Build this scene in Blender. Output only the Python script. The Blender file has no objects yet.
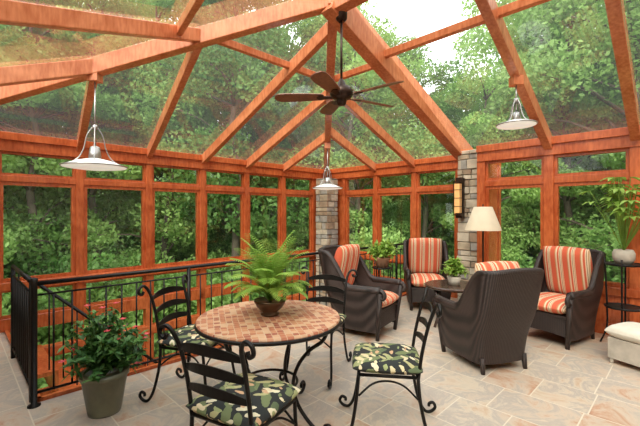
import bpy, math, random
from mathutils import Vector, Matrix
random.seed(7)
S=0.70710678
def R(p,q,z=0.0): return Vector(((p-q)*S,(p+q)*S,z))
scene=bpy.context.scene

# ---------------------------------------------------------------- materials
def new_mat(name):
    m=bpy.data.materials.new(name); m.use_nodes=True
    nt=m.node_tree; b=nt.nodes['Principled BSDF']; return m,nt,b
def N(nt,t,**k):
    n=nt.nodes.new(t)
    for a,v in k.items(): setattr(n,a,v)
    return n
def ramp(nt,stops,interp='LINEAR'):
    r=N(nt,'ShaderNodeValToRGB'); cr=r.color_ramp; cr.interpolation=interp
    while len(cr.elements)<len(stops): cr.elements.new(0.5)
    for e,(p,c) in zip(cr.elements,stops):
        e.position=p; e.color=(c[0],c[1],c[2],1)
    return r
def simple(name,col,rough=0.5,metal=0.0,var=0.15,scale=12,bump=0.0,emit=None,es=0):
    m,nt,b=new_mat(name)
    tc=N(nt,'ShaderNodeTexCoord'); no=N(nt,'ShaderNodeTexNoise'); no.inputs['Scale'].default_value=scale; no.inputs['Detail'].default_value=4
    nt.links.new(tc.outputs['Object'],no.inputs['Vector'])
    c1=[c*(1-var) for c in col]; c2=[min(1,c*(1+var)) for c in col]
    r=ramp(nt,[(0.3,c1),(0.7,c2)])
    nt.links.new(no.outputs['Fac'],r.inputs['Fac']); nt.links.new(r.outputs['Color'],b.inputs['Base Color'])
    b.inputs['Roughness'].default_value=rough; b.inputs['Metallic'].default_value=metal
    if bump:
        bp=N(nt,'ShaderNodeBump'); bp.inputs['Strength'].default_value=bump; bp.inputs['Distance'].default_value=0.01
        nt.links.new(no.outputs['Fac'],bp.inputs['Height']); nt.links.new(bp.outputs['Normal'],b.inputs['Normal'])
    if emit:
        b.inputs['Emission Color'].default_value=(*emit,1); b.inputs['Emission Strength'].default_value=es
    return m
def wood_mat(name,c1,c2,rough=0.38):
    m,nt,b=new_mat(name)
    tc=N(nt,'ShaderNodeTexCoord')
    n1=N(nt,'ShaderNodeTexNoise'); n1.inputs['Scale'].default_value=2.2; n1.inputs['Detail'].default_value=6; n1.inputs['Distortion'].default_value=1.5
    mp=N(nt,'ShaderNodeMapping'); mp.inputs['Scale'].default_value=(9,9,2.0)
    n2=N(nt,'ShaderNodeTexNoise'); n2.inputs['Scale'].default_value=4; n2.inputs['Detail'].default_value=5
    nt.links.new(tc.outputs['Object'],n1.inputs['Vector']); nt.links.new(tc.outputs['Object'],mp.inputs['Vector']); nt.links.new(mp.outputs['Vector'],n2.inputs['Vector'])
    mx=N(nt,'ShaderNodeMath',operation='ADD'); nt.links.new(n1.outputs['Fac'],mx.inputs[0]); nt.links.new(n2.outputs['Fac'],mx.inputs[1])
    h=N(nt,'ShaderNodeMath',operation='MULTIPLY'); h.inputs[1].default_value=0.5; nt.links.new(mx.outputs[0],h.inputs[0])
    r=ramp(nt,[(0.36,c1),(0.64,c2)]); nt.links.new(h.outputs[0],r.inputs['Fac']); nt.links.new(r.outputs['Color'],b.inputs['Base Color'])
    b.inputs['Roughness'].default_value=rough
    return m
M_WOOD=wood_mat('cedar_wood',(0.40,0.070,0.018),(0.66,0.165,0.05),0.24)
M_RAFT=wood_mat('rafter_wood',(0.48,0.125,0.045),(0.74,0.27,0.12),0.2)
M_IRON=simple('wrought_iron',(0.016,0.014,0.013),0.42,0.6)
M_BRONZE=simple('fan_bronze',(0.045,0.025,0.018),0.35,0.7)
M_BLADE=wood_mat('fan_blade_wood',(0.12,0.04,0.022),(0.26,0.10,0.055))
M_STEEL=simple('brushed_steel',(0.45,0.44,0.42),0.3,0.9,0.05)
M_SOIL=simple('soil',(0.05,0.03,0.02),0.95)
M_WHITEG=simple('frosted_glass',(0.8,0.82,0.8),0.25,0.0,0.03,emit=(1,0.93,0.8),es=0.5)
M_AMBER=simple('amber_glass',(0.75,0.4,0.15),0.3,0,0.1,emit=(1,0.55,0.2),es=0.4)
M_SHADE=simple('lamp_shade_linen',(0.60,0.50,0.36),0.8,0,0.04,emit=(1,0.8,0.5),es=0.12)
M_POT=simple('glazed_ceramic',(0.16,0.16,0.10),0.35,0,0.3,6)
M_POT2=simple('terracotta_pot',(0.42,0.22,0.13),0.7,0,0.2,8)
M_BOWL=simple('bronze_bowl',(0.10,0.06,0.035),0.3,0.7,0.2,6)
M_LIME=simple('limestone',(0.46,0.40,0.33),0.8,0,0.2,9,0.4)
M_CREAM=simple('cream_fabric',(0.66,0.60,0.50),0.85,0,0.06,18,0.1)
M_PLASTER=simple('plaster',(0.72,0.66,0.55),0.85,0,0.05,3)
M_BARK=simple('bark',(0.13,0.10,0.075),0.95,0,0.4,3,0.6)
M_DWOOD=wood_mat('dark_table_wood',(0.03,0.015,0.01),(0.08,0.04,0.025),0.25)

def glass_mat(name,base,haze=0.03):
    m=bpy.data.materials.new(name); m.use_nodes=True; nt=m.node_tree; nt.nodes.clear()
    o=N(nt,'ShaderNodeOutputMaterial'); tr=N(nt,'ShaderNodeBsdfTransparent'); tr.inputs[0].default_value=(0.91,0.96,0.94,1)
    gl=N(nt,'ShaderNodeBsdfGlossy'); gl.inputs['Roughness'].default_value=0.02
    df=N(nt,'ShaderNodeBsdfTranslucent'); df.inputs[0].default_value=(0.9,0.93,0.95,1)
    fr=N(nt,'ShaderNodeFresnel'); fr.inputs[0].default_value=1.5
    ml=N(nt,'ShaderNodeMath',operation='MULTIPLY'); ml.inputs[1].default_value=base; ml.use_clamp=True
    mh=N(nt,'ShaderNodeMixShader'); mh.inputs[0].default_value=haze
    nt.links.new(tr.outputs[0],mh.inputs[1]); nt.links.new(df.outputs[0],mh.inputs[2])
    mx=N(nt,'ShaderNodeMixShader')
    nt.links.new(fr.outputs[0],ml.inputs[0]); nt.links.new(ml.outputs[0],mx.inputs[0]); nt.links.new(mh.outputs[0],mx.inputs[1]); nt.links.new(gl.outputs[0],mx.inputs[2]); nt.links.new(mx.outputs[0],o.inputs[0])
    return m
M_GLASS=glass_mat('window_glass',1.0,0.015)
M_RGLASS=glass_mat('roof_glazing',1.9,0.03)

def leaf_mat(name,c1,c2,trans=0.4,scale=0.6,rough=0.5):
    m=bpy.data.materials.new(name); m.use_nodes=True; nt=m.node_tree; nt.nodes.clear()
    o=N(nt,'ShaderNodeOutputMaterial'); tc=N(nt,'ShaderNodeTexCoord'); no=N(nt,'ShaderNodeTexNoise'); no.inputs['Scale'].default_value=scale; no.inputs['Detail'].default_value=6
    nt.links.new(tc.outputs['Object'],no.inputs['Vector'])
    oi=N(nt,'ShaderNodeObjectInfo'); ad=N(nt,'ShaderNodeMath',operation='MULTIPLY_ADD'); ad.inputs[1].default_value=0.3; 
    nt.links.new(oi.outputs['Random'],ad.inputs[0]); 
    sb=N(nt,'ShaderNodeMath',operation='SUBTRACT'); sb.inputs[1].default_value=0.15; nt.links.new(no.outputs['Fac'],sb.inputs[0]); nt.links.new(sb.outputs[0],ad.inputs[2])
    r=ramp(nt,[(0.3,c1),(0.7,c2)]); nt.links.new(ad.outputs[0],r.inputs['Fac'])
    d=N(nt,'ShaderNodeBsdfPrincipled'); d.inputs['Roughness'].default_value=rough
    t=N(nt,'ShaderNodeBsdfTranslucent'); mx=N(nt,'ShaderNodeMixShader'); mx.inputs[0].default_value=trans
    nt.links.new(r.outputs['Color'],d.inputs['Base Color']); nt.links.new(r.outputs['Color'],t.inputs['Color'])
    nt.links.new(d.outputs[0],mx.inputs[1]); nt.links.new(t.outputs[0],mx.inputs[2]); nt.links.new(mx.outputs[0],o.inputs[0])
    return m
M_TREE=leaf_mat('tree_leaves',(0.10,0.23,0.045),(0.38,0.57,0.16),0.45,0.5,0.6)
M_FERN=leaf_mat('fern_leaves',(0.22,0.38,0.05),(0.48,0.66,0.15),0.35,8)
M_BUSH=leaf_mat('shrub_leaves',(0.04,0.13,0.03),(0.17,0.34,0.07),0.25,10)
M_FLOWER=simple('red_petals',(0.66,0.07,0.08),0.5,0,0.3,20)

# floor tiles
m,nt,b=new_mat('slate_tile'); M_TILE=m
tc=N(nt,'ShaderNodeTexCoord'); mp=N(nt,'ShaderNodeMapping'); mp.inputs['Rotation'].default_value=(0,0,math.radians(45))
nt.links.new(tc.outputs['Object'],mp.inputs['Vector'])
br=N(nt,'ShaderNodeTexBrick'); br.inputs['Scale'].default_value=1.0; br.inputs['Brick Width'].default_value=0.56; br.inputs['Row Height'].default_value=0.42
br.inputs['Mortar Size'].default_value=0.005; br.inputs['Color1'].default_value=(0,0,0,1); br.inputs['Color2'].default_value=(1,1,1,1); br.inputs['Mortar'].default_value=(0.5,0.5,0.5,1); br.offset=0.37; br.squash=0.7; br.squash_frequency=2
nt.links.new(mp.outputs['Vector'],br.inputs['Vector'])
no=N(nt,'ShaderNodeTexNoise'); no.inputs['Scale'].default_value=2.6; no.inputs['Detail'].default_value=9; no.inputs['Roughness'].default_value=0.70; no.inputs['Distortion'].default_value=1.0
sep=N(nt,'ShaderNodeSeparateColor'); nt.links.new(br.outputs['Color'],sep.inputs[0])
cmb=N(nt,'ShaderNodeCombineXYZ'); mz=N(nt,'ShaderNodeMath',operation='MULTIPLY'); mz.inputs[1].default_value=9.0; nt.links.new(sep.outputs[0],mz.inputs[0]); nt.links.new(mz.outputs[0],cmb.inputs[2])
va=N(nt,'ShaderNodeVectorMath',operation='ADD'); nt.links.new(mp.outputs['Vector'],va.inputs[0]); nt.links.new(cmb.outputs[0],va.inputs[1])
nt.links.new(va.outputs[0],no.inputs['Vector'])
ma=N(nt,'ShaderNodeMath',operation='MULTIPLY_ADD'); ma.inputs[1].default_value=0.20; nt.links.new(sep.outputs[0],ma.inputs[0]); 
sb=N(nt,'ShaderNodeMath',operation='SUBTRACT'); sb.inputs[1].default_value=0.10; nt.links.new(no.outputs['Fac'],sb.inputs[0]); nt.links.new(sb.outputs[0],ma.inputs[2])
r=ramp(nt,[(0.28,(0.40,0.19,0.11)),(0.38,(0.50,0.32,0.22)),(0.47,(0.55,0.44,0.34)),(0.55,(0.42,0.36,0.31)),(0.62,(0.58,0.48,0.37)),(0.74,(0.50,0.33,0.22))])
nt.links.new(ma.outputs[0],r.inputs['Fac'])
mx=N(nt,'ShaderNodeMixRGB'); nt.links.new(br.outputs['Fac'],mx.inputs['Fac']); nt.links.new(r.outputs['Color'],mx.inputs['Color1']); mx.inputs['Color2'].default_value=(0.66,0.57,0.45,1)
nt.links.new(mx.outputs[0],b.inputs['Base Color']); b.inputs['Roughness'].default_value=0.34
bp=N(nt,'ShaderNodeBump'); bp.inputs['Strength'].default_value=0.25; bp.inputs['Distance'].default_value=0.004; nt.links.new(no.outputs['Fac'],bp.inputs['Height']); nt.links.new(bp.outputs['Normal'],b.inputs['Normal'])

# stripes
m,nt,b=new_mat('striped_fabric'); M_STRIPE=m
tc=N(nt,'ShaderNodeTexCoord'); sp=N(nt,'ShaderNodeSeparateXYZ'); nt.links.new(tc.outputs['Object'],sp.inputs[0])
mu=N(nt,'ShaderNodeMath',operation='MULTIPLY_ADD'); mu.inputs[1].default_value=7.2; mu.inputs[2].default_value=10.3; nt.links.new(sp.outputs[0],mu.inputs[0])
fr=N(nt,'ShaderNodeMath',operation='FRACT'); nt.links.new(mu.outputs[0],fr.inputs[0])
RED=(0.62,0.11,0.05); CR=(0.70,0.52,0.34); GO=(0.50,0.22,0.09); DK=(0.14,0.06,0.035)
r=ramp(nt,[(0,RED),(0.38,CR),(0.42,GO),(0.46,CR),(0.55,DK),(0.58,CR),(0.66,RED),(0.80,CR),(0.92,GO)],'CONSTANT'); nt.links.new(fr.outputs[0],r.inputs['Fac'])
nt.links.new(r.outputs['Color'],b.inputs['Base Color']); b.inputs['Roughness'].default_value=0.85
# floral: layered leaf shapes on dark ground
m,nt,b=new_mat('floral_fabric'); M_FLORAL=m
tc=N(nt,'ShaderNodeTexCoord'); no=N(nt,'ShaderNodeTexNoise'); no.inputs['Scale'].default_value=22; nt.links.new(tc.outputs['Object'],no.inputs['Vector'])
mm=N(nt,'ShaderNodeMixRGB'); mm.inputs['Fac'].default_value=0.03; nt.links.new(tc.outputs['Object'],mm.inputs['Color1']); nt.links.new(no.outputs['Color'],mm.inputs['Color2'])
last=(0.018,0.02,0.018,1); prev=None
for ang,scl,th,stops in ((0.6,10,0.44,[(0,(0.16,0.19,0.08)),(0.5,(0.30,0.31,0.14)),(0.8,(0.10,0.13,0.06))]),
                     (2.2,12,0.34,[(0,(0.62,0.52,0.30)),(0.45,(0.70,0.62,0.42)),(0.75,(0.42,0.38,0.18))]),
                     (1.4,14,0.26,[(0,(0.66,0.55,0.34)),(0.5,(0.55,0.33,0.18)),(0.8,(0.30,0.33,0.14))])):
    mp=N(nt,'ShaderNodeMapping'); mp.vector_type='TEXTURE'; mp.inputs['Scale'].default_value=(0.62,1.7,1); mp.inputs['Rotation'].default_value=(0,0,ang); nt.links.new(mm.outputs[0],mp.inputs['Vector'])
    vo=N(nt,'ShaderNodeTexVoronoi'); vo.inputs['Scale'].default_value=scl; nt.links.new(mp.outputs['Vector'],vo.inputs['Vector'])
    sc=N(nt,'ShaderNodeSeparateColor'); nt.links.new(vo.outputs['Color'],sc.inputs[0])
    r=ramp(nt,stops,'CONSTANT'); nt.links.new(sc.outputs[0],r.inputs['Fac'])
    lt=N(nt,'ShaderNodeMath',operation='LESS_THAN'); lt.inputs[1].default_value=th; nt.links.new(vo.outputs['Distance'],lt.inputs[0])
    mx=N(nt,'ShaderNodeMixRGB'); nt.links.new(lt.outputs[0],mx.inputs['Fac']); nt.links.new(r.outputs['Color'],mx.inputs['Color2'])
    if prev is None: mx.inputs['Color1'].default_value=last
    else: nt.links.new(prev.outputs[0],mx.inputs['Color1'])
    prev=mx
nt.links.new(prev.outputs[0],b.inputs['Base Color']); b.inputs['Roughness'].default_value=0.85
# mosaic
m,nt,b=new_mat('mosaic_stone'); M_MOSAIC=m
tc=N(nt,'ShaderNodeTexCoord')
vo=N(nt,'ShaderNodeTexVoronoi',voronoi_dimensions='2D'); vo.inputs['Scale'].default_value=24; vo.inputs['Randomness'].default_value=0.2; nt.links.new(tc.outputs['Object'],vo.inputs['Vector'])
ve=N(nt,'ShaderNodeTexVoronoi',feature='DISTANCE_TO_EDGE',voronoi_dimensions='2D'); ve.inputs['Scale'].default_value=24; ve.inputs['Randomness'].default_value=0.2; nt.links.new(tc.outputs['Object'],ve.inputs['Vector'])
sc=N(nt,'ShaderNodeSeparateColor'); nt.links.new(vo.outputs['Color'],sc.inputs[0])
r=ramp(nt,[(0,(0.44,0.15,0.08)),(0.3,(0.54,0.24,0.13)),(0.55,(0.34,0.10,0.06)),(0.75,(0.60,0.36,0.22))],'CONSTANT'); nt.links.new(sc.outputs[0],r.inputs['Fac'])
lt=N(nt,'ShaderNodeMath',operation='LESS_THAN'); lt.inputs[1].default_value=0.055; nt.links.new(ve.outputs['Distance'],lt.inputs[0])
mx=N(nt,'ShaderNodeMixRGB'); nt.links.new(lt.outputs[0],mx.inputs['Fac']); nt.links.new(r.outputs['Color'],mx.inputs['Color1']); mx.inputs['Color2'].default_value=(0.58,0.42,0.29,1)
nt.links.new(mx.outputs[0],b.inputs['Base Color']); b.inputs['Roughness'].default_value=0.38
# wicker
m,nt,b=new_mat('dark_wicker'); M_WICKER=m
tc=N(nt,'ShaderNodeTexCoord'); 
w1=N(nt,'ShaderNodeTexWave',bands_direction='Z'); w1.inputs['Scale'].default_value=26; nt.links.new(tc.outputs['Object'],w1.inputs['Vector'])
w2=N(nt,'ShaderNodeTexWave',bands_direction='X'); w2.inputs['Scale'].default_value=18; w2.inputs['Distortion'].default_value=0.5; nt.links.new(tc.outputs['Object'],w2.inputs['Vector'])
mu=N(nt,'ShaderNodeMath',operation='MULTIPLY'); nt.links.new(w1.outputs['Fac'],mu.inputs[0]); nt.links.new(w2.outputs['Fac'],mu.inputs[1])
r=ramp(nt,[(0.05,(0.012,0.007,0.006)),(0.8,(0.06,0.034,0.027))]); nt.links.new(mu.outputs[0],r.inputs['Fac']); nt.links.new(r.outputs['Color'],b.inputs['Base Color']); b.inputs['Roughness'].default_value=0.5
bp=N(nt,'ShaderNodeBump'); bp.inputs['Strength'].default_value=0.5; bp.inputs['Distance'].default_value=0.006; nt.links.new(mu.outputs[0],bp.inputs['Height']); nt.links.new(bp.outputs['Normal'],b.inputs['Normal'])
M_ST=[simple('stone_tan',(0.42,0.33,0.23),0.9,0,0.25,9,0.6),simple('stone_grey',(0.35,0.32,0.28),0.9,0,0.25,9,0.6),simple('stone_brown',(0.34,0.24,0.16),0.9,0,0.25,9,0.6),simple('stone_cream',(0.54,0.46,0.35),0.9,0,0.2,9,0.6)]
M_MORTAR=simple('mortar',(0.30,0.27,0.22),0.95)

# ---------------------------------------------------------------- mesh builder
def cat(pts,n=6):
    P=[Vector(p) for p in pts]; out=[]
    for i in range(len(P)-1):
        a=P[max(i-1,0)];b_=P[i];c=P[i+1];d=P[min(i+2,len(P)-1)]
        for k in range(n):
            t=k/n; out.append(0.5*((2*b_)+(c-a)*t+(2*a-5*b_+4*c-d)*t*t+(-a+3*b_-3*c+d)*t**3))
    out.append(P[-1]); return out
class MB:
    def __init__(s): s.v=[];s.f=[];s.m=[];s.s=[]
    def add(s,vs,fs,mi=0,sm=False):
        o=len(s.v); s.v+= [tuple(v) for v in vs]; s.f+=[tuple(i+o for i in f) for f in fs]; s.m+=[mi]*len(fs); s.s+=[sm]*len(fs)
    def hexa(s,c,mi=0):
        s.add(c,[(0,3,2,1),(4,5,6,7),(0,1,5,4),(1,2,6,5),(2,3,7,6),(3,0,4,7)],mi)
    def box(s,x0,x1,y0,y1,z0,z1,mi=0):
        s.hexa([(x0,y0,z0),(x1,y0,z0),(x1,y1,z0),(x0,y1,z0),(x0,y0,z1),(x1,y0,z1),(x1,y1,z1),(x0,y1,z1)],mi)
    def pq(s,p0,p1,q0,q1,z0,z1,mi=0):
        s.hexa([R(p0,q0,z0),R(p1,q0,z0),R(p1,q1,z0),R(p0,q1,z0),R(p0,q0,z1),R(p1,q0,z1),R(p1,q1,z1),R(p0,q1,z1)],mi)
    def beam(s,a,b,w,h,mi=0,ext=0.0):
        a=Vector(a);b=Vector(b);d=(b-a).normalized(); a=a-d*ext;b=b+d*ext
        side=d.cross(Vector((0,0,1))).normalized(); up=side.cross(d).normalized()
        c=[]
        for e in (a,b):
            c+=[e-side*w/2-up*h,e+side*w/2-up*h,e+side*w/2,e-side*w/2]
        s.hexa(c,mi)
    def tube(s,pts,r,n=8,mi=0,cap=True):
        P=[Vector(p) for p in pts]; L=len(P); vs=[];fs=[]
        t0=(P[1]-P[0]).normalized(); nrm=t0.orthogonal().normalized()
        for i in range(L):
            t=(P[min(i+1,L-1)]-P[max(i-1,0)])
            if t.length<1e-9: t=t0
            t=t.normalized(); nrm=(nrm-t*nrm.dot(t)); 
            if nrm.length<1e-6: nrm=t.orthogonal()
            nrm.normalize(); bn=t.cross(nrm); rr=r[i] if isinstance(r,(list,tuple)) else r
            for k in range(n):
                a=2*math.pi*k/n; vs.append(P[i]+nrm*math.cos(a)*rr+bn*math.sin(a)*rr)
        for i in range(L-1):
            for k in range(n):
                fs.append((i*n+k,i*n+(k+1)%n,(i+1)*n+(k+1)%n,(i+1)*n+k))
        if cap: fs.append(tuple(range(n-1,-1,-1))); fs.append(tuple((L-1)*n+k for k in range(n)))
        s.add(vs,fs,mi,True)
    def lathe(s,prof,c=(0,0,0),n=28,mi=0,sm=True):
        vs=[];fs=[]
        for (r,z) in prof:
            for k in range(n):
                a=2*math.pi*k/n; vs.append((c[0]+r*math.cos(a),c[1]+r*math.sin(a),c[2]+z))
        for i in range(len(prof)-1):
            for k in range(n): fs.append((i*n+k,i*n+(k+1)%n,(i+1)*n+(k+1)%n,(i+1)*n+k))
        s.add(vs,fs,mi,sm)
    def ring(s,R_,z,r,c=(0,0),n=36,mi=0,sides=6):
        s.tube([(c[0]+R_*math.cos(2*math.pi*k/n),c[1]+R_*math.sin(2*math.pi*k/n),z) for k in range(n+1)],r,sides,mi,False)
    def ribbon(s,pts,th,h,mi=0):
        P=[Vector(p) for p in pts];vs=[];fs=[]
        for i,p in enumerate(P):
            t=(P[min(i+1,len(P)-1)]-P[max(i-1,0)]); t.z=0; t.normalize(); nn=Vector((-t.y,t.x,0))
            hh=h[i] if isinstance(h,list) else h
            for (a,c) in ((-1,-1),(1,-1),(1,1),(-1,1)): vs.append(p+nn*a*th/2+Vector((0,0,c*hh/2)))
        for i in range(len(P)-1):
            for k in range(4): fs.append((i*4+k,i*4+(k+1)%4,(i+1)*4+(k+1)%4,(i+1)*4+k))
        fs+=[(3,2,1,0),tuple((len(P)-1)*4+k for k in range(4))]
        s.add(vs,fs,mi)
    def pillow(s,mat,sx,sy,th,mi=0,n=14,pw=5):
        vs=[];fs=[]
        def sq(u,v):
            k=0.10
            return u*math.sqrt(1-k*v*v),v*math.sqrt(1-k*u*u)
        for side in (1,-1):
            o=len(vs)
            for i in range(n+1):
                for j in range(n+1):
                    u=-1+2*i/n;v=-1+2*j/n
                    u=math.sin(u*math.pi/2);v=math.sin(v*math.pi/2)
                    h=(max(0,1-abs(u)**pw)**0.5)*(max(0,1-abs(v)**pw)**0.5)
                    x,y=sq(u,v); vs.append(mat@Vector((x*sx,y*sy,side*h*th/2)))
            for i in range(n):
                for j in range(n):
                    a=o+i*(n+1)+j; q=(a,a+n+1,a+n+2,a+1)
                    fs.append(q if side>0 else q[::-1])
        s.add(vs,fs,mi,True)
    def obj(s,name,mats,parent=None,loc=(0,0,0),rz=0,bevel=0):
        me=bpy.data.meshes.new(name); me.from_pydata(s.v,[],s.f)
        for m in mats: me.materials.append(m)
        me.polygons.foreach_set('material_index',s.m); me.polygons.foreach_set('use_smooth',s.s); me.update()
        o=bpy.data.objects.new(name,me); scene.collection.objects.link(o); o.location=loc; o.rotation_euler=(0,0,rz)
        if parent: o.parent=parent
        if bevel:
            bv=o.modifiers.new('bevel','BEVEL'); bv.width=bevel; bv.segments=2; bv.limit_method='ANGLE'
        return o
def empty(name,loc=(0,0,0),rz=0,sc=1):
    e=bpy.data.objects.new(name,None); scene.collection.objects.link(e); e.location=loc; e.rotation_euler=(0,0,rz); e.scale=(sc,sc,sc); e.empty_display_size=0.2; return e
def hd(h): return -math.radians(h)

# ---------------------------------------------------------------- room shell
LQ=6.15; BP=6.35; RP=5.77; RQ=3.65; KP,KQ=2.91,2.71; WP=-0.53; SQ=-2.6; HP=-3.5
ZE=2.5; ZK=ZE+0.4*(BP-KP)
b=MB()
b.pq(HP,RP+0.1,SQ,2.6,-0.2,0); b.pq(HP,BP+0.1,2.6,RQ,-0.2,0); b.pq(HP,0.48,RQ,LQ,-0.2,0)
b.obj('floor',[M_TILE])
b=MB(); b.pq(0.48,BP,RQ,RQ+0.035,-0.28,0.03); b.pq(0.48,0.515,RQ,LQ,-0.28,0.03); b.obj('trim_1',[M_WOOD])
b=MB(); b.pq(-0.5,BP+0.1,RQ-0.4,LQ+0.1,-2.75,-2.6); b.obj('floor_lower',[M_TILE])
# left wall
LP=[5.93,5.01,4.09,3.17,2.25,1.3,0.38,WP]
b=MB()
for p in LP: b.pq(p-0.05,p+0.05,LQ-0.05,LQ+0.09,-2.6,2.3)
b.pq(WP,BP,LQ-0.07,LQ+0.09,2.28,2.5); b.pq(WP,BP,LQ-0.1,LQ+0.09,2.42,2.52)
b.pq(WP,BP,LQ-0.04,LQ+0.06,1.90,1.98); b.pq(WP,BP,LQ-0.09,LQ+0.09,0.52,0.62)
b.pq(WP,BP,LQ-0.05,LQ+0.08,-0.02,0.16); b.pq(WP,BP,LQ-0.07,LQ+0.08,-0.42,-0.3); b.pq(WP,BP,LQ,LQ+0.08,-2.6,-0.9)
b.pq(BP-0.42,BP+.08,LQ-0.02,LQ+0.08,-2.6,2.3)
b.obj('wall_left',[M_WOOD],bevel=0.006)
b=MB(); b.pq(HP,WP,LQ,LQ+0.1,-0.2,2.6); b.obj('wall_house_left',[M_PLASTER])
wn=[0]
def window(axis,a0,a1,c,z0,z1,fw=0.045):
    wn[0]+=1; b=MB()
    def bx(u0,u1,zz0,zz1,t0,t1,mi=0):
        if axis=='p': b.pq(u0,u1,c+t0,c+t1,zz0,zz1,mi)
        else: b.pq(c+t0,c+t1,u0,u1,zz0,zz1,mi)
    bx(a0,a0+fw,z0,z1,-0.02,0.05); bx(a1-fw,a1,z0,z1,-0.02,0.05); bx(a0+fw,a1-fw,z0,z0+fw,-0.02,0.05); bx(a0+fw,a1-fw,z1-fw,z1,-0.02,0.05)
    if axis=='p': vs=[R(a0+fw,c+.01,z0+fw),R(a1-fw,c+.01,z0+fw),R(a1-fw,c+.01,z1-fw),R(a0+fw,c+.01,z1-fw)]
    else: vs=[R(c+.01,a0+fw,z0+fw),R(c+.01,a1-fw,z0+fw),R(c+.01,a1-fw,z1-fw),R(c+.01,a0+fw,z1-fw)]
    b.add(vs,[(0,1,2,3)],1)
    b.obj('window_%d'%wn[0],[M_WOOD,M_GLASS])
for i in range(len(LP)-1):
    a1,a0=LP[i]-0.05,LP[i+1]+0.05
    window('p',a0,a1,LQ,1.98,2.28,0.03); window('p',a0,a1,LQ,0.62,1.90); window('p',a0,a1,LQ,0.16,0.52,0.03); window('p',a0,a1,LQ,-0.9,-0.42,0.03)
# back wall
BQ=[5.55,4.66,3.75,2.86]
b=MB()
for q in BQ: b.pq(BP-0.05,BP+0.09,q-0.05,q+0.05,-2.6,2.3)
b.pq(BP-0.07,BP+0.09,2.2,LQ,2.28,2.5); b.pq(BP-0.1,BP+0.09,2.2,LQ,2.42,2.52)
b.pq(BP-0.04,BP+0.06,2.2,LQ,1.90,1.98); b.pq(BP-0.09,BP+0.09,2.2,LQ,0.52,0.62); b.pq(BP-0.05,BP+0.08,2.2,LQ,-0.3,0.16); b.pq(BP,BP+0.08,2.2,LQ,-2.6,-0.3)
b.pq(BP-0.02,BP+0.08,2.2,2.86,0,2.3); b.pq(BP-0.02,BP+0.08,5.6,LQ+.08,-2.6,2.3)
b.obj('wall_back',[M_WOOD],bevel=0.006)
for i in range(3):
    a0,a1=BQ[i+1]+0.05,BQ[i]-0.05
    window('q',a0,a1,BP,1.98,2.28,0.03); window('q',a0,a1,BP,0.62,1.90); window('q',a0,a1,BP,0.16,0.52,0.03)
# right wall
RQs=[2.25,1.35,0.45,-0.45,-1.35,-2.25]
b=MB()
for q in RQs: b.pq(RP-0.06,RP+0.09,q-0.06,q+0.06,0,2.3)
b.pq(RP-0.08,RP+0.09,SQ,2.3,2.28,2.5); b.pq(RP-0.11,RP+0.09,SQ,2.3,2.42,2.52)
b.pq(RP-0.04,RP+0.06,SQ,2.3,1.90,1.99); b.pq(RP-0.09,RP+0.09,SQ,2.3,0.50,0.60); b.pq(RP-0.01,RP+0.08,SQ,2.3,0,0.5)
b.pq(RP-0.03,RP,SQ,2.3,0.38,0.5);b.pq(RP,BP+0.05,2.22,2.3,0,2.5)
b.obj('wall_right',[M_WOOD],bevel=0.006)
b=MB(); b.pq(RP-0.045,RP-0.01,SQ,2.3,0,0.15); b.obj('baseboard_right',[M_WOOD],bevel=0.004)
for i in range(5):
    a0,a1=RQs[i+1]+0.06,RQs[i]-0.06
    window('q',a0,a1,RP,1.99,2.28,0.035); window('q',a0,a1,RP,0.60,1.90)
# house walls behind
b=MB(); b.pq(HP,RP,SQ-0.1,SQ,-0.2,3.95); b.obj('wall_house_rear',[M_PLASTER])
b=MB(); b.pq(HP-0.1,HP,SQ,LQ,-0.2,2.7); b.obj('wall_house_side',[M_PLASTER])
b=MB(); b.pq(HP,WP,SQ,LQ,2.55,2.65); b.obj('ceiling',[M_PLASTER])

# ---------------------------------------------------------------- roof
sR=(ZK-ZE)/(RP-KP)
def zl(q): return ZE+0.4*(LQ-q)
def zb(p): return ZE+0.4*(BP-p)
def zr(p): return ZE+sR*(RP-p)
def zw(p): return ZE+0.4*(p-WP)
C=R(BP,LQ,ZE); K=R(KP,KQ,ZK); E2=R(WP,LQ,ZE)
roof=empty('roof_frame')
b=MB()
b.beam(C,K,0.11,0.2,0,0.05)
b.beam(K,E2,0.12,0.17,0,0.05)
J1=R(1.90,3.72,zl(3.72)); J2=R(1.10,4.52,zl(4.52)); J3=R(0.3,5.32,zl(5.32))
for p in (5.01,4.09,3.17):
    q=LQ-(BP-p); b.beam(R(p,LQ,ZE),R(p,q,zl(q)),0.08,0.15)
b.beam(R(2.25,LQ,ZE),J1,0.08,0.15); b.beam(R(1.3,LQ,ZE),J2,0.08,0.15); b.beam(R(0.38,LQ,ZE),J3,0.08,0.15)
for q in (4.66,3.75):
    p=BP-(LQ-q); b.beam(R(BP,q,ZE),R(p,q,zb(p)),0.08,0.15)
b.beam(R(BP-0.05,KQ-0.05,zb(BP-.05)+.04),K+Vector((0,0,0.04)),0.16,0.3)
b.beam(R(WP,2.72,zw(WP)+.03),J1,0.09,0.13); b.beam(R(0.94,0.9,zw(.94)),R(1.60,3.58,zw(1.60)),0.06,0.1)
for J in (J2,J3):
    pq_=( (J.x+J.y)*S, (J.y-J.x)*S ); b.beam(R(WP,pq_[1],ZE),J,0.10,0.15)
for q in (0.9,0.0,-0.9,-1.8): b.beam(R(WP,q,ZE),R(KP,q,ZK),0.1,0.19)
for q in (1.35,0.45,-0.45,-1.35,-2.25): b.beam(R(RP,q,ZE),R(KP,q,ZK),0.1,0.17)
b.beam(K,R(KP,SQ,ZK),0.14,0.24)
b.beam(R(WP,SQ,ZE+.02),R(WP,LQ,ZE+.02),0.14,0.24)
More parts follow.
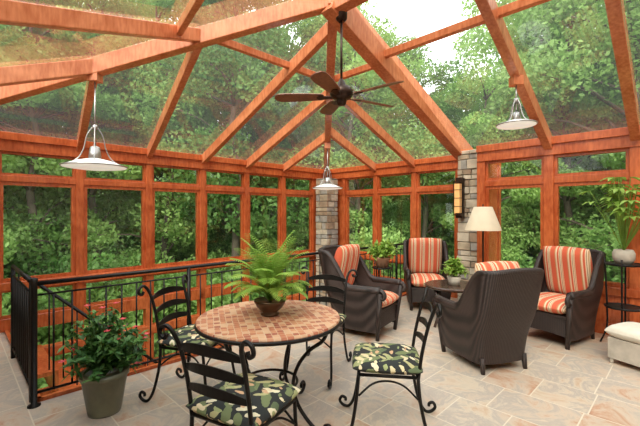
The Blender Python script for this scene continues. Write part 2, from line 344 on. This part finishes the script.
b.obj('rafters',[M_RAFT],roof,bevel=0.008)
b=MB()
b.beam(J1,R(3.92,3.72,zl(3.72)),0.06,0.08); b.beam(R(3.92,3.72,zb(3.92)),R(3.92,KQ,zb(3.92)),0.06,0.08)
b.beam(R(3.75,KQ,zr(3.75)),R(3.75,SQ,zr(3.75)),0.07,0.08)
b.obj('purlins',[M_RAFT],roof,bevel=0.004)
g=MB(); u=Vector((0,0,0.015))
g.add([C+u,K+u,E2+u],[(0,1,2)]); g.add([C+u,R(BP,KQ,ZE)+u,K+u],[(0,1,2)])
g.add([R(RP,KQ,ZE)+u,R(RP,SQ,ZE)+u,R(KP,SQ,ZK)+u,K+u],[(0,1,2,3)])
g.add([R(WP,LQ,ZE)+u,K+u,R(KP,SQ,ZK)+u,R(WP,SQ,ZE)+u],[(0,1,2,3)])
g.obj('roof_glass',[M_RGLASS],roof)

# ---------------------------------------------------------------- stone columns
def stone_col(name,p0,p1,q0,q1,z0,z1):
    e=empty(name); b=MB(); b.pq(p0+.03,p1-.03,q0+.03,q1-.03,z0,z1,4)
    z=z0
    while z<z1-0.02:
        h=min(random.uniform(0.07,0.16),z1-z)
        for face in ('p','q'):
            L0,L1=(q0,q1) if face=='p' else (p0,p1); a=L0
            while a<L1-0.01:
                w=random.uniform(0.12,0.28); 
                if L1-(a+w)<0.09: w=L1-a
                j=random.uniform(-0.012,0.015); g_=0.006; mi=random.randrange(4)
                if face=='p': b.pq(p0+j,p0+0.06,a+g_,a+w-g_,z+g_,z+h-g_,mi)
                else: b.pq(a+g_,a+w-g_,q0+j,q0+0.06,z+g_,z+h-g_,mi)
                a+=w
        # outer-q face too (seen from the left)
        if name=='stone_pier':
            a=p0
            while a<p1-0.01:
                w=random.uniform(0.12,0.26)
                if p1-(a+w)<0.09: w=p1-a
                b.pq(a+g_,a+w-g_,q1-0.06,q1+random.uniform(-.01,.012),z+g_,z+h-g_,random.randrange(4)); a+=w
        z+=h
    b.obj('stones',M_ST+[M_MORTAR],e,bevel=0.008)
stone_col('stone_column',5.88,6.24,5.66,6.02,-2.6,2.28)
stone_col('stone_pier',5.80,6.25,2.31,2.66,0,2.5)

# ---------------------------------------------------------------- railing
b=MB()
def rail(p0,q0,p1,q1,za=0,zb_=0):
    a=R(p0,q0,0);c=R(p1,q1,0);L=(c-a).length
    b.tube([a+Vector((0,0,0.95+za)),c+Vector((0,0,0.95+zb_))],0.018,8); b.tube([a+Vector((0,0,0.86+za)),c+Vector((0,0,0.86+zb_))],0.008,6); b.tube([a+Vector((0,0,0.10+za)),c+Vector((0,0,0.10+zb_))],0.011,6)
    n=int(L/0.125)
    for i in range(n+1):
        t=i/n; p=a.lerp(c,t); zz=za+(zb_-za)*t
        if i%10==0: b.tube([p+Vector((0,0,zz)),p+Vector((0,0,zz+0.95))],0.02,8)
        else: b.tube([p+Vector((0,0,zz+.1)),p+Vector((0,0,zz+0.86))],0.0075,6)
rail(0.46,RQ-0.05,BP-0.12,RQ-0.05)
P0=R(0.46,RQ-0.05,0); b.lathe([(0.0,1.0),(0.026,0.99),(0.026,0.95),(0.022,0.93),(0.022,0.02),(0.045,0.01),(0.045,0)],P0,12)
rail(0.46,RQ+0.05,0.46,LQ-1.2)
b.obj('railing',[M_IRON])
# stairs
b=MB()
for i in range(10):
    b.pq(0.55+i*0.27,0.55+(i+1)*0.27+.03,4.95,LQ-0.08,-0.26*(i+1)-0.04+.02,-0.26*(i+1)+.02)
    b.pq(0.55+i*0.27,0.58+i*0.27,4.95,LQ-0.08,-0.26*(i+1),-0.26*i)
b.obj('staircase',[M_WOOD])
b=MB(); b.tube([R(.5,4.9,.9),R(3.2,4.9,-1.7)],0.018,8)
for i in range(0,22): 
    t=i/21; p=0.5+2.7*t; zt=.9-2.6*t; b.tube([R(p,4.9,zt),R(p,4.9,max(zt-.85,-2.6))],0.008,6)
b.obj('stair_handrail',[M_IRON])

# ---------------------------------------------------------------- dining chairs
def dining_chair(x,y,h):
    e=empty('dining_chair',(x,y,0),hd(h)); b=MB(); r=0.0115
    for sx in (-1,1):
        X=0.20*sx
        b.tube(cat([(X,.19,.44),(X*1.0,.205,.28),(X*1.06,.235,.1),(X*1.1,.275,.018),(X*1.12,.32,.014),(X*1.13,.35,.045),(X*1.13,.335,.078),(X*1.13,.308,.07),(X*1.13,.305,.05)],5),r,8)
        b.tube(cat([(X,-.19,.44),(X,-.205,.28),(X*1.06,-.245,.1),(X*1.1,-.29,.018),(X*1.12,-.335,.014),(X*1.13,-.365,.045),(X*1.13,-.35,.078),(X*1.13,-.323,.07),(X*1.13,-.32,.05)],5),r,8)
        b.tube(cat([(X,-.19,.42),(X,-.215,.6),(X*1.02,-.255,.78),(X*1.08,-.29,.88),(X*1.25,-.305,.925),(X*1.45,-.31,.915),(X*1.5,-.31,.88),(X*1.36,-.305,.862),(X*1.3,-.30,.885)],5),r,8)
        b.tube(cat([(X,.19,.3),(X*.85,.1,.37),(X*.8,0,.39),(X*.85,-.1,.37),(X,-.19,.3)],5),0.007,6)
    b.tube(cat([(-.2,.195,.3),(-.1,.2,.37),(0,.2,.39),(.1,.2,.37),(.2,.195,.3)],5),0.007,6)
    b.tube([(-.2,.19,.44),(.2,.19,.44)],r); b.tube([(-.2,-.19,.44),(.2,-.19,.44)],r)
    b.tube([(-.2,.19,.44),(-.2,-.19,.44)],r); b.tube([(.2,.19,.44),(.2,-.19,.44)],r)
    for z,yy in ((.60,-.215),(.71,-.235),(.82,-.265)):
        pts=[];hh=[]
        for i in range(13):
            t=-1+2*i/12; pts.append((t*.203,yy-.035*(1-t*t),z+0.022*(1-t*t))); hh.append(0.026+0.028*(1-t*t)**.8)
        b.ribbon(pts,0.007,hh)
    b.obj('iron_frame',[M_IRON],e)
    c=MB(); c.pillow(Matrix.Translation((0,0.005,0.485)),0.235,0.235,0.085); c.obj('seat_cushion',[M_FLORAL],e)
    return e
dining_chair(-0.41,2.03,28)
dining_chair(-1.02,3.06,106)
dining_chair(-0.02,3.52,200)
dining_chair(0.47,2.60,-82)

# ---------------------------------------------------------------- dining table
T=empty('dining_table',(-0.365,2.68,0),0.3)
b=MB(); b.lathe([(0,0.72),(0.49,0.72),(0.505,0.73),(0.51,0.745),(0.505,0.755),(0,0.757)],n=56,sm=False); b.obj('mosaic_top',[M_MOSAIC],T)
b=MB(); b.ring(0.505,0.728,0.014,n=56); b.ring(0.33,0.71,0.01); b.ring(0.2,0.28,0.01)
for k in range(4):
    a=math.pi/4+k*math.pi/2; ca,sa=math.cos(a),math.sin(a)
    prof=[(.47,.715),(.43,.64),(.33,.56),(.24,.44),(.20,.30),(.24,.17),(.33,.07),(.42,.018),(.47,.016),(.50,.05),(.48,.085),(.45,.075),(.45,.05)]
    b.tube(cat([(r*ca,r*sa,z) for r,z in prof],5),0.013,8)
    prof=[(.33,.71),(.26,.64),(.2,.66),(.2,.7),(.24,.705)]
    b.tube(cat([(r*ca,r*sa,z) for r,z in prof],5),0.008,6)
b.obj('iron_base',[M_IRON],T)

# ---------------------------------------------------------------- wicker armchairs
def wicker(x,y,h,sc=1.0):
    e=empty('wicker_armchair',(x,y,0),hd(h),sc); b=MB()
    path=cat([(a,c,0) for a,c in [(.335,.36),(.36,.15),(.36,-.12),(.345,-.3),(.25,-.385),(0,-.405),(-.25,-.385),(-.345,-.3),(-.36,-.12),(-.36,.15),(-.335,.36)]],5)
    def topz(p):
        t=max(0,min(1,(-p.y-0.02)/0.24)); t=t*t*(3-2*t); return 0.60+0.40*t+ (0.03*(1-(p.x/.36)**2) if p.y<-.2 else 0)
    nz=12; vs=[];fs=[]
    def pos(p,z,inn):
        k=0.82+0.18*min(1,z/0.6); lean=-(max(0,z-0.35))*0.24*max(0,min(1,(0.1-p.y)/0.4))
        f=0.86 if inn else 1.0
        return Vector((p.x*k*f*(1-0.05*max(0,z-.6)),p.y*k*(0.87 if inn and p.y<0 else 1)+lean,z))
    for inn in (0,1):
        o=len(vs)
        for p in path:
            tz=topz(p)
            for j in range(nz+1): vs.append(pos(p,0.09+(tz-0.09)*j/nz,inn))
        for i in range(len(path)-1):
            for j in range(nz):
                a=o+i*(nz+1)+j; q=(a,a+1,a+nz+2,a+nz+1); fs.append(q if inn else q[::-1])
    b.add(vs,fs,0,True)
    rim=[(pos(p,topz(p),0)+pos(p,topz(p),1))/2 for p in path]
    rads=[0.042 if p.y>-0.05 else 0.032 for p in path]
    b.tube(rim,rads,10)
    for s_ in (0,-1):
        c=rim[s_]; sg=1 if c.x>0 else -1
        b.tube(cat([c+Vector((0,0.0,0)),c+Vector((0,.03,-.01)),c+Vector((0,.055,-.05)),c+Vector((0,.035,-.09)),c+Vector((0,0,-.08)),c+Vector((0,-.005,-.05))],4),0.026,8)
        b.tube([c+Vector((0,0,-.03)),Vector((c.x*.93,.33,.3)),Vector((c.x*.84,.30,.0))],[.035,.03,.024],8)
    vs=[];fs=[]
    for i in range(9):
        t=-1+2*i/8
        for j in range(5):
            z=0.12+0.24*j/4; vs.append((t*.28,.31+.03*(1-t*t)*1,z+ (0.03*(1-t*t) if j==0 else 0)))
    for i in range(8):
        for j in range(4): a=i*5+j; fs.append((a,a+5,a+6,a+1))
    b.add(vs,fs,0,True)
    b.box(-.28,.28,-.3,.34,.33,.36)
    for sx in (-1,1): b.tube([(sx*.25,-.31,.15),(sx*.255,-.33,0)],[.03,.02],8)
    b.obj('wicker_frame',[M_WICKER],e)
    c=MB(); c.pillow(Matrix.Translation((0,.05,.43)),.275,.33,.16); 
    c.pillow(Matrix.Translation((0,-.29,.775))@Matrix.Rotation(math.radians(77),4,'X'),.275,.32,.17)
    c.obj('striped_cushions',[M_STRIPE],e)
wicker(0.57,4.72,124)
wicker(1.72,5.95,190)
wicker(1.66,3.80,-16,0.95)
wicker(2.84,4.45,238)

# coffee table
T=empty('coffee_table',(1.80,4.98,0))
b=MB(); b.lathe([(0,.50),(.36,.50),(.38,.515),(.38,.53),(.36,.54),(0,.54)],n=40,sm=False); b.lathe([(0,.16),(.25,.16),(.25,.18),(0,.18)],n=32,sm=False)
for k in range(4):
    a=k*math.pi/2+.4; b.tube([(.3*math.cos(a),.3*math.sin(a),.5),(.24*math.cos(a),.24*math.sin(a),.2),(.32*math.cos(a),.32*math.sin(a),0)],[.025,.02,.018],8)
b.obj('round_top_and_legs',[M_DWOOD],T)

# ---------------------------------------------------------------- plants
def leaf(b,base,dirv,up,L,W,mi,droop=0.3,seg=3):
    d=Vector(dirv).normalized(); s_=d.cross(Vector(up)); 
    if s_.length<1e-4: s_=d.orthogonal()
    s_.normalize(); vs=[];fs=[]
    for i in range(seg+1):
        t=i/seg; w=W*math.sin(math.pi*(0.08+0.92*t)**0.8)*0.5 if t<1 else 0.001
        c=Vector(base)+d*L*t+Vector((0,0,-droop*L*t*t)); vs+=[c-s_*w,c+Vector((0,0,-w*.25)),c+s_*w]
    for i in range(seg):
        a=i*3; fs+=[(a,a+1,a+4,a+3),(a+1,a+2,a+5,a+4)]
    b.add(vs,fs,mi,True)
def fern(b,c,n,L0,L1,mi=0,lw=0.016):
    c=Vector(c)
    for k in range(n):
        a=k*2.399+random.uniform(-.2,.2); f=(k+.5)/n; L=L1-(L1-L0)*f*random.uniform(.6,1); el=1.50-0.75*f**1.3+random.uniform(-.08,.08)
        d=Vector((math.cos(a),math.sin(a),0)); pts=[]
        for i in range(15):
            t=i/14; ang=el-(0.7+1.1*f)*t*t
            if i==0: p=c.copy()
            else: p=p+(d*math.cos(ang)+Vector((0,0,math.sin(ang))))*L/14
            pts.append(p.copy())
        b.tube(pts,[0.0028*(1-i/18) for i in range(15)],4,mi)
        for i in range(4,15):
            for q in (0,0.5):
                if i==14 and q: continue
                pp=pts[i] if q==0 else (pts[i]+pts[min(i+1,14)])/2
                t=(i-3+q)/11.5; tan=(pts[min(i+1,14)]-pts[i-1]).normalized(); sd=tan.cross(Vector((0,0,1)))
                if sd.length<.05: sd=d.cross(Vector((0,0,1)))
                sd.normalize()
                ll=L*0.22*math.sin(math.pi*min(1,(t*.8+.15)))**.7
                for sg in (-1,1): leaf(b,pp,sd*sg+tan*.6,Vector((0,0,1)) if abs(tan.z)<.85 else -d,ll,lw,mi,.25,2)
P=empty('potted_fern',(-0.365,2.70,0.759))
b=MB(); b.lathe([(0,0),(.065,0),(.07,.012),(.05,.02),(.085,.05),(.112,.09),(.118,.11),(.105,.11),(.09,.095),(0,.095)],n=28); b.obj('bowl',[M_BOWL],P)
b=MB(); fern(b,(0,0,.09),36,.26,.56,0,.014); b.obj('fronds',[M_FERN],P)

def bush(b,c,n,rad,h,mi,L=0.07,W=0.035,flow=0,fmi=1):
    c=Vector(c)
    for k in range(n):
        a=random.uniform(0,6.283); el=random.uniform(.15,1.4); 
        tip=c+Vector((math.cos(a)*math.cos(el)*rad,math.sin(a)*math.cos(el)*rad,math.sin(el)*h))*random.uniform(.65,1.05)
        mid=(c+tip)/2+Vector((0,0,.06)); pts=cat([c,mid,tip],5); b.tube(pts,.003,4,mi)
        for i in range(3,len(pts)):
            for q in range(3):
                dd=Vector((random.gauss(0,1),random.gauss(0,1),random.gauss(.2,.6))); leaf(b,pts[i],dd,(0,0,1),L*random.uniform(.7,1.2),W,mi,.2,2)
        if k<flow:
            tt=tip+(tip-c).normalized()*.05
            for q in range(6):
                aa=q*1.05; leaf(b,tt,(math.cos(aa),math.sin(aa)-.3,.3),(0,0,1),.027,.023,fmi,.1,2)
P=empty('potted_flowering_plant',(-1.63,2.80,0))
b=MB(); b.lathe([(0,0),(.11,0),(.115,.02),(.155,.27),(.168,.275),(.168,.31),(.145,.31),(.14,.27),(0,.27)],n=32); b.obj('pot',[M_POT],P)
b=MB(); bush(b,(0,0,.27),66,.31,.50,0,.065,.032,22,1); b.obj('foliage',[M_BUSH,M_FLOWER],P)
# plant on stand near railing
P=empty('plant_stand_with_plant',(0.93,5.55,0))
b=MB(); b.ring(.14,.68,.01); b.ring(.12,.25,.008)
for k in range(3):
    a=k*2.094; b.tube(cat([(.14*math.cos(a),.14*math.sin(a),.68),(.11*math.cos(a),.11*math.sin(a),.3),(.18*math.cos(a),.18*math.sin(a),.01)],5),.01,6)
b.lathe([(0,.67),(.14,.67),(.14,.685),(0,.685)],n=24,sm=False); b.obj('stand',[M_IRON],P)
b=MB(); b.lathe([(0,.685),(.08,.685),(.12,.82),(.13,.84),(.11,.84),(0,.82)],n=24); b.obj('pot',[M_POT2],P)
b=MB(); bush(b,(0,0,.82),40,.24,.24,0,.09,.04); b.obj('foliage',[M_FERN],P)
# plant on coffee table
P=empty('table_plant',(1.80,4.96,0.54))
b=MB(); b.lathe([(0,0),(.07,0),(.09,.11),(.08,.11),(0,.1)],n=24); b.obj('pot',[M_LIME],P)
b=MB(); bush(b,(0,0,.1),26,.17,.24,0,.07,.035); b.obj('foliage',[M_FERN],P)
# right plant stand
P=empty('tall_plant_stand',(3.40,4.14,0))
b=MB()
for z in (.93,.45): b.lathe([(0,z-.015),(.17,z-.015),(.17,z),(0,z)],n=24,sm=False); b.ring(.17,z,.009)
for k in range(4):
    a=k*1.571+.785; b.tube(cat([(.17*math.cos(a),.17*math.sin(a),.99),(.15*math.cos(a),.15*math.sin(a),.5),(.15*math.cos(a),.15*math.sin(a),.2),(.21*math.cos(a),.21*math.sin(a),.012)],5),.01,6)
b.obj('iron_stand',[M_IRON],P)
b=MB(); b.lathe([(0,.93),(.07,.93),(.10,.98),(.105,1.05),(.085,1.09),(.075,1.09),(0,1.07)],n=24); b.obj('stone_pot',[M_LIME],P)
b=MB()
for k in range(56):
    a=k*2.4; el=random.uniform(.7,1.45); L=random.uniform(.55,.95)
    dx,dy=math.cos(a),math.sin(a)
    if dx+dy>.2: dx*=.35; dy*=.35
    tip=Vector((dx*math.cos(el)*L*.6,dy*math.cos(el)*L*.6,1.07+math.sin(el)*L))
    b.tube(cat([(0,0,1.07),(tip*.5+Vector((0,0,.57))),tip],4),.004,4)
    for aa in (-.7,0,.7): leaf(b,tip,(math.cos(a+aa),math.sin(a+aa),.15),(0,0,1),random.uniform(.10,.16),.055,0,.5,4)
b.obj('foliage',[M_FERN],P)
# cushioned stool
P=empty('cushioned_stool',(3.14,3.62,0),0.4)
b=MB(); b.box(-.19,.19,-.19,.19,.05,.26)
for sx in (-1,1):
    for sy in (-1,1): b.tube([(sx*.16,sy*.16,.06),(sx*.165,sy*.165,0)],[.025,.018],8)
b.obj('base',[M_LIME],P,bevel=.012)
b=MB(); b.pillow(Matrix.Translation((0,0,.32)),.22,.22,.14); b.obj('cushion',[M_CREAM],P)

# ---------------------------------------------------------------- floor lamp
P=empty('floor_lamp',(2.27,5.15,0))
b=MB(); b.lathe([(0,0),(.15,0),(.15,.015),(.05,.04),(.02,.06),(.012,.1),(.012,.6),(.022,.63),(.012,.66),(.012,1.35),(.02,1.37),(0,1.4)],n=24); b.tube([(0,0,1.35),(0,0,1.6)],.004); b.lathe([(0,1.63),(.012,1.61),(0,1.585)],n=10); b.obj('pole',[M_BRONZE],P)
b=MB(); b.lathe([(.24,1.26),(.12,1.585),(.117,1.585),(.237,1.26)],n=36); b.obj('shade',[M_SHADE],P)

# ---------------------------------------------------------------- pendants
def pendant(x,y,ztop,zd,r):
    e=empty('pendant_light',(x,y,0)); b=MB()
    b.box(-.055,.055,-.055,.055,ztop-.05,ztop+.05,1); b.tube([(0,0,ztop),(0,0,zd+.2*r/.3)],.008,8)
    k=r/.3; z1=zd+.42*k
    if z1>ztop-.06: z1=ztop-.06
    b.lathe([(0,z1+.02),(.022,z1+.01),(.028,z1-.02),(.02,z1-.04)],n=14)
    for j in range(4):
        a=j*math.pi/2+.5; ca,sa=math.cos(a),math.sin(a)
        b.tube(cat([(.02*ca,.02*sa,z1-.01),(.07*k*ca,.07*k*sa,z1-.10*k),(.10*k*ca,.10*k*sa,zd+.18*k),(.15*k*ca,.15*k*sa,zd+.08*k),(.24*k*ca,.24*k*sa,zd+.01)],5),.006,6)
    b.lathe([(.0,zd+.22*k),(.045*k,zd+.2*k),(.06*k,zd+.1*k),(.05*k,zd+.06*k)],n=18); b.ring(r,zd,.008,n=40)
    b.obj('metal_stem',[M_STEEL,M_RAFT],e)
    g=MB(); g.lathe([(.06*k,zd+.08*k),(.16*k,zd+.055*k),(r,zd),(r*.97,zd-.012),(.15*k,zd-.03*k),(0,zd-.04*k)],n=40); g.obj('glass_saucer',[M_WHITEG],e)
pendant(J2.x,J2.y,2.96,2.0,.31)
pj=R(5.01,4.81,0); pendant(pj.x,pj.y,2.76,1.97,.28)
pr=R(4.40,1.35,0); pendant(pr.x,pr.y,zr(4.4)-.21,2.47,.20)

# sconce on pier
P=empty('sconce_light',R(5.71,2.58,0)); P.rotation_euler=(0,0,math.radians(45))
b=MB(); b.box(-.03,.07,-.05,.05,1.42,2.06); b.box(-.1,.0,-.06,.06,1.98,2.0); b.box(-.1,0,-.06,.06,1.46,1.48)
for sx in (-.1,-.01):
    for sy in (-.055,.05): b.box(sx,sx+.008,sy,sy+.008,1.46,2.0)
for z in (1.6,1.73,1.86): b.box(-.098,-.03,-.055,.055,z,z+.008)
b.obj('bracket',[M_BRONZE],P)
b=MB(); b.box(-.09,-.035,-.045,.045,1.5,1.96); b.obj('glass',[M_AMBER],P)

# ---------------------------------------------------------------- ceiling fan
F=empty('ceiling_fan',(0.23,3.97,0))
b=MB(); zf=2.77
b.tube([(0,0,zf+.12),(0,0,3.62)],.013,10); b.lathe([(0,3.6),(.03,3.55),(.06,3.58),(.065,3.68)],n=20)
b.lathe([(0,zf-.12),(.04,zf-.115),(.055,zf-.08),(.05,zf-.05),(.1,zf-.04),(.125,zf-.0),(.125,zf+.04),(.1,zf+.075),(.05,zf+.1),(.03,zf+.15),(.013,zf+.17)],n=32)
b.obj('motor',[M_BRONZE],F)
bl=MB(); ir=MB()
for k in range(5):
    a=math.radians(-40+72*k); rot=Matrix.Rotation(a,4,'Z')@Matrix.Translation((0,0,zf-.02))@Matrix.Rotation(math.radians(14),4,'X')
    prof=[(.19,.05),(.22,.062),(.4,.074),(.58,.082),(.67,.075),(.71,.05),(.725,.0)]
    out=[(x,w) for x,w in prof]+[(x,-w) for x,w in prof[::-1][1:]]
    n=len(out); vs=[rot@Vector((x,y,.004)) for x,y in out]+[rot@Vector((x,y,-.004)) for x,y in out]
    fs=[tuple(range(n-1,-1,-1)),tuple(range(n,2*n))]+[(i,(i+1)%n,n+(i+1)%n,n+i) for i in range(n)]
    bl.add(vs,fs,0)
    ir.add([rot@Vector(v) for v in [(.09,-.02,-.008),(.24,-.04,-.008),(.27,0,-.008),(.24,.04,-.008),(.09,.02,-.008),(.09,-.02,-.014),(.24,-.04,-.014),(.27,0,-.014),(.24,.04,-.014),(.09,.02,-.014)]],[(0,1,2,3,4),(9,8,7,6,5),(0,5,6,1),(1,6,7,2),(2,7,8,3),(3,8,9,4)],0)
bl.obj('blades',[M_BLADE],F); ir.obj('blade_irons',[M_BRONZE],F)

# ---------------------------------------------------------------- outdoors
def rv(): 
    v=Vector((random.gauss(0,1),random.gauss(0,1),random.gauss(0,1))); return v.normalized()
def leafcloud(b,c,r,n,sz,mi):
    vs=[];fs=[]
    for i in range(n):
        d=rv(); rr=r*random.uniform(.2,1)**.5; p=c+Vector((d.x*rr,d.y*rr,d.z*rr*.6)); s_=sz*random.uniform(.6,1.3)
        u_=rv(); w_=u_.cross(rv()).normalized(); o=len(vs)
        vs+=[p-u_*s_,p+w_*s_*.55,p+u_*s_,p-w_*s_*.55]; fs.append((o,o+1,o+2,o+3))
    b.add(vs,fs,mi)
def make_tree(H,crown,ncl,nl,seed):
    random.seed(seed); b=MB()
    pts=[Vector((0,0,0))]; 
    for i in range(1,8): pts.append(pts[-1]+Vector((random.gauss(0,.22),random.gauss(0,.22),H/7*.93)))
    cp=cat(pts,3); b.tube(cp,[.2*(1-.85*i/len(cp)) for i in range(len(cp))],8,1)
    for k in range(ncl):
        t=random.uniform(.22,1); bp_=cp[int(t*(len(cp)-1))]; a=random.uniform(0,6.283); ln=crown*random.uniform(.25,1)*(1.15-.6*t)
        tip=bp_+Vector((math.cos(a)*ln,math.sin(a)*ln,random.uniform(.2,1.4)))
        b.tube([bp_,(bp_+tip)/2+Vector((0,0,.2)),tip],[.06,.04,.015],5,1)
        leafcloud(b,tip,random.uniform(.8,1.5),nl,.088,0)
    me_o=b.obj('tree',[M_TREE,M_BARK]); me=me_o.data; bpy.data.objects.remove(me_o); return me
trees=[make_tree(15,3.4,40,680,11),make_tree(17,3.8,42,680,12),make_tree(13,3.2,36,680,13)]
def make_bush(seed):
    random.seed(seed); b=MB()
    for k in range(12):
        c=Vector((random.uniform(-1.5,1.5),random.uniform(-1.5,1.5),random.uniform(.5,2.6))); b.tube([(0,0,0),c],[.05,.02],5,1); leafcloud(b,c,1.1,600,.08,0)
    o=b.obj('shrub',[M_TREE,M_BARK]); me=o.data; bpy.data.objects.remove(o); return me
bushes=[make_bush(21),make_bush(22)]
random.seed(5); GZ=-3.6
def put(me,name,az,d,s=1,z=GZ):
    o=bpy.data.objects.new(name,me); scene.collection.objects.link(o); a=math.radians(az)
    o.location=(d*math.sin(a),d*math.cos(a),z); o.rotation_euler=(0,0,random.uniform(0,6.28)); o.scale=(s,s,s*random.uniform(.95,1.08))
for ring_,(d0,step) in enumerate(((16,9),(21,7),(28,5.5))):
    az=-75
    while az<80:
        d=d0+random.uniform(-1.2,1.5); s=random.uniform(.9,1.15)*(1,1.05,1.15)[ring_]
        if 8<az<27: s*=(.66,.62,.56)[ring_]
        elif -12<az<=8 and ring_<2: s*=.92
        put(random.choice(trees),'tree',az+random.uniform(-2,2),d,s)
        az+=step
az=-75
while az<80:
    put(random.choice(bushes),'shrub',az,random.uniform(13,15),random.uniform(.9,1.3)); put(random.choice(bushes),'shrub',az+3,random.uniform(17,22),random.uniform(1.2,1.8)); az+=7
for az in (100,130,160,200,230,260): put(random.choice(trees),'tree',az,18,.8)
b=MB(); b.add([(-70,-70,GZ),(70,-70,GZ),(70,70,GZ),(-70,70,GZ)],[(0,1,2,3)]); b.obj('ground',[simple('forest_floor',(0.14,0.18,0.06),0.95,0,0.5,1.5)])
b=MB(); vs=[];fs=[];n=160
for j in range(14):
    for i in range(n+1):
        a=math.radians(-100+200*i/n); rr=36+random.uniform(-1.2,1.2)+j*.35; top=8.5+2.0*math.sin(i*.31)+1.5*math.sin(i*.83)+random.uniform(-.5,.5)
        vs.append((rr*math.sin(a),rr*math.cos(a),GZ+(top-GZ)*j/13))
for j in range(13):
    for i in range(n): k=j*(n+1)+i; fs.append((k,k+1,k+n+2,k+n+1))
b.add(vs,fs,0,False); b.obj('distant_treeline',[leaf_mat('far_foliage',(0.08,0.18,0.05),(0.32,0.48,0.17),0.2,0.9)])

# ---------------------------------------------------------------- light + camera
w=bpy.data.worlds.new('sky'); scene.world=w; w.use_nodes=True; nt=w.node_tree; bg=nt.nodes['Background']
tc=N(nt,'ShaderNodeTexCoord'); sp=N(nt,'ShaderNodeSeparateXYZ'); nt.links.new(tc.outputs['Generated'],sp.inputs[0])
r=ramp(nt,[(0,(1.0,0.98,0.96)),(0.5,(0.98,0.98,0.98)),(1,(0.94,0.96,1.0))]); nt.links.new(sp.outputs[2],r.inputs['Fac']); nt.links.new(r.outputs['Color'],bg.inputs[0]); bg.inputs[1].default_value=2.85
l=bpy.data.lights.new('sun','SUN'); l.energy=4.0; l.angle=math.radians(30); l.color=(1,.92,.80); lo=bpy.data.objects.new('sun',l); scene.collection.objects.link(lo)
d=Vector((0.35,0.85,-0.9)).normalized(); lo.rotation_euler=d.to_track_quat('-Z','Y').to_euler(); lo.location=(0,-5,12)
cam=bpy.data.cameras.new('camera'); co=bpy.data.objects.new('camera',cam); scene.collection.objects.link(co)
co.location=(0,0,1.5); co.rotation_euler=(math.radians(90),0,0); cam.sensor_width=36; cam.lens=20.8; cam.clip_start=.05; cam.clip_end=300
scene.camera=co
scene.view_settings.view_transform='Standard'
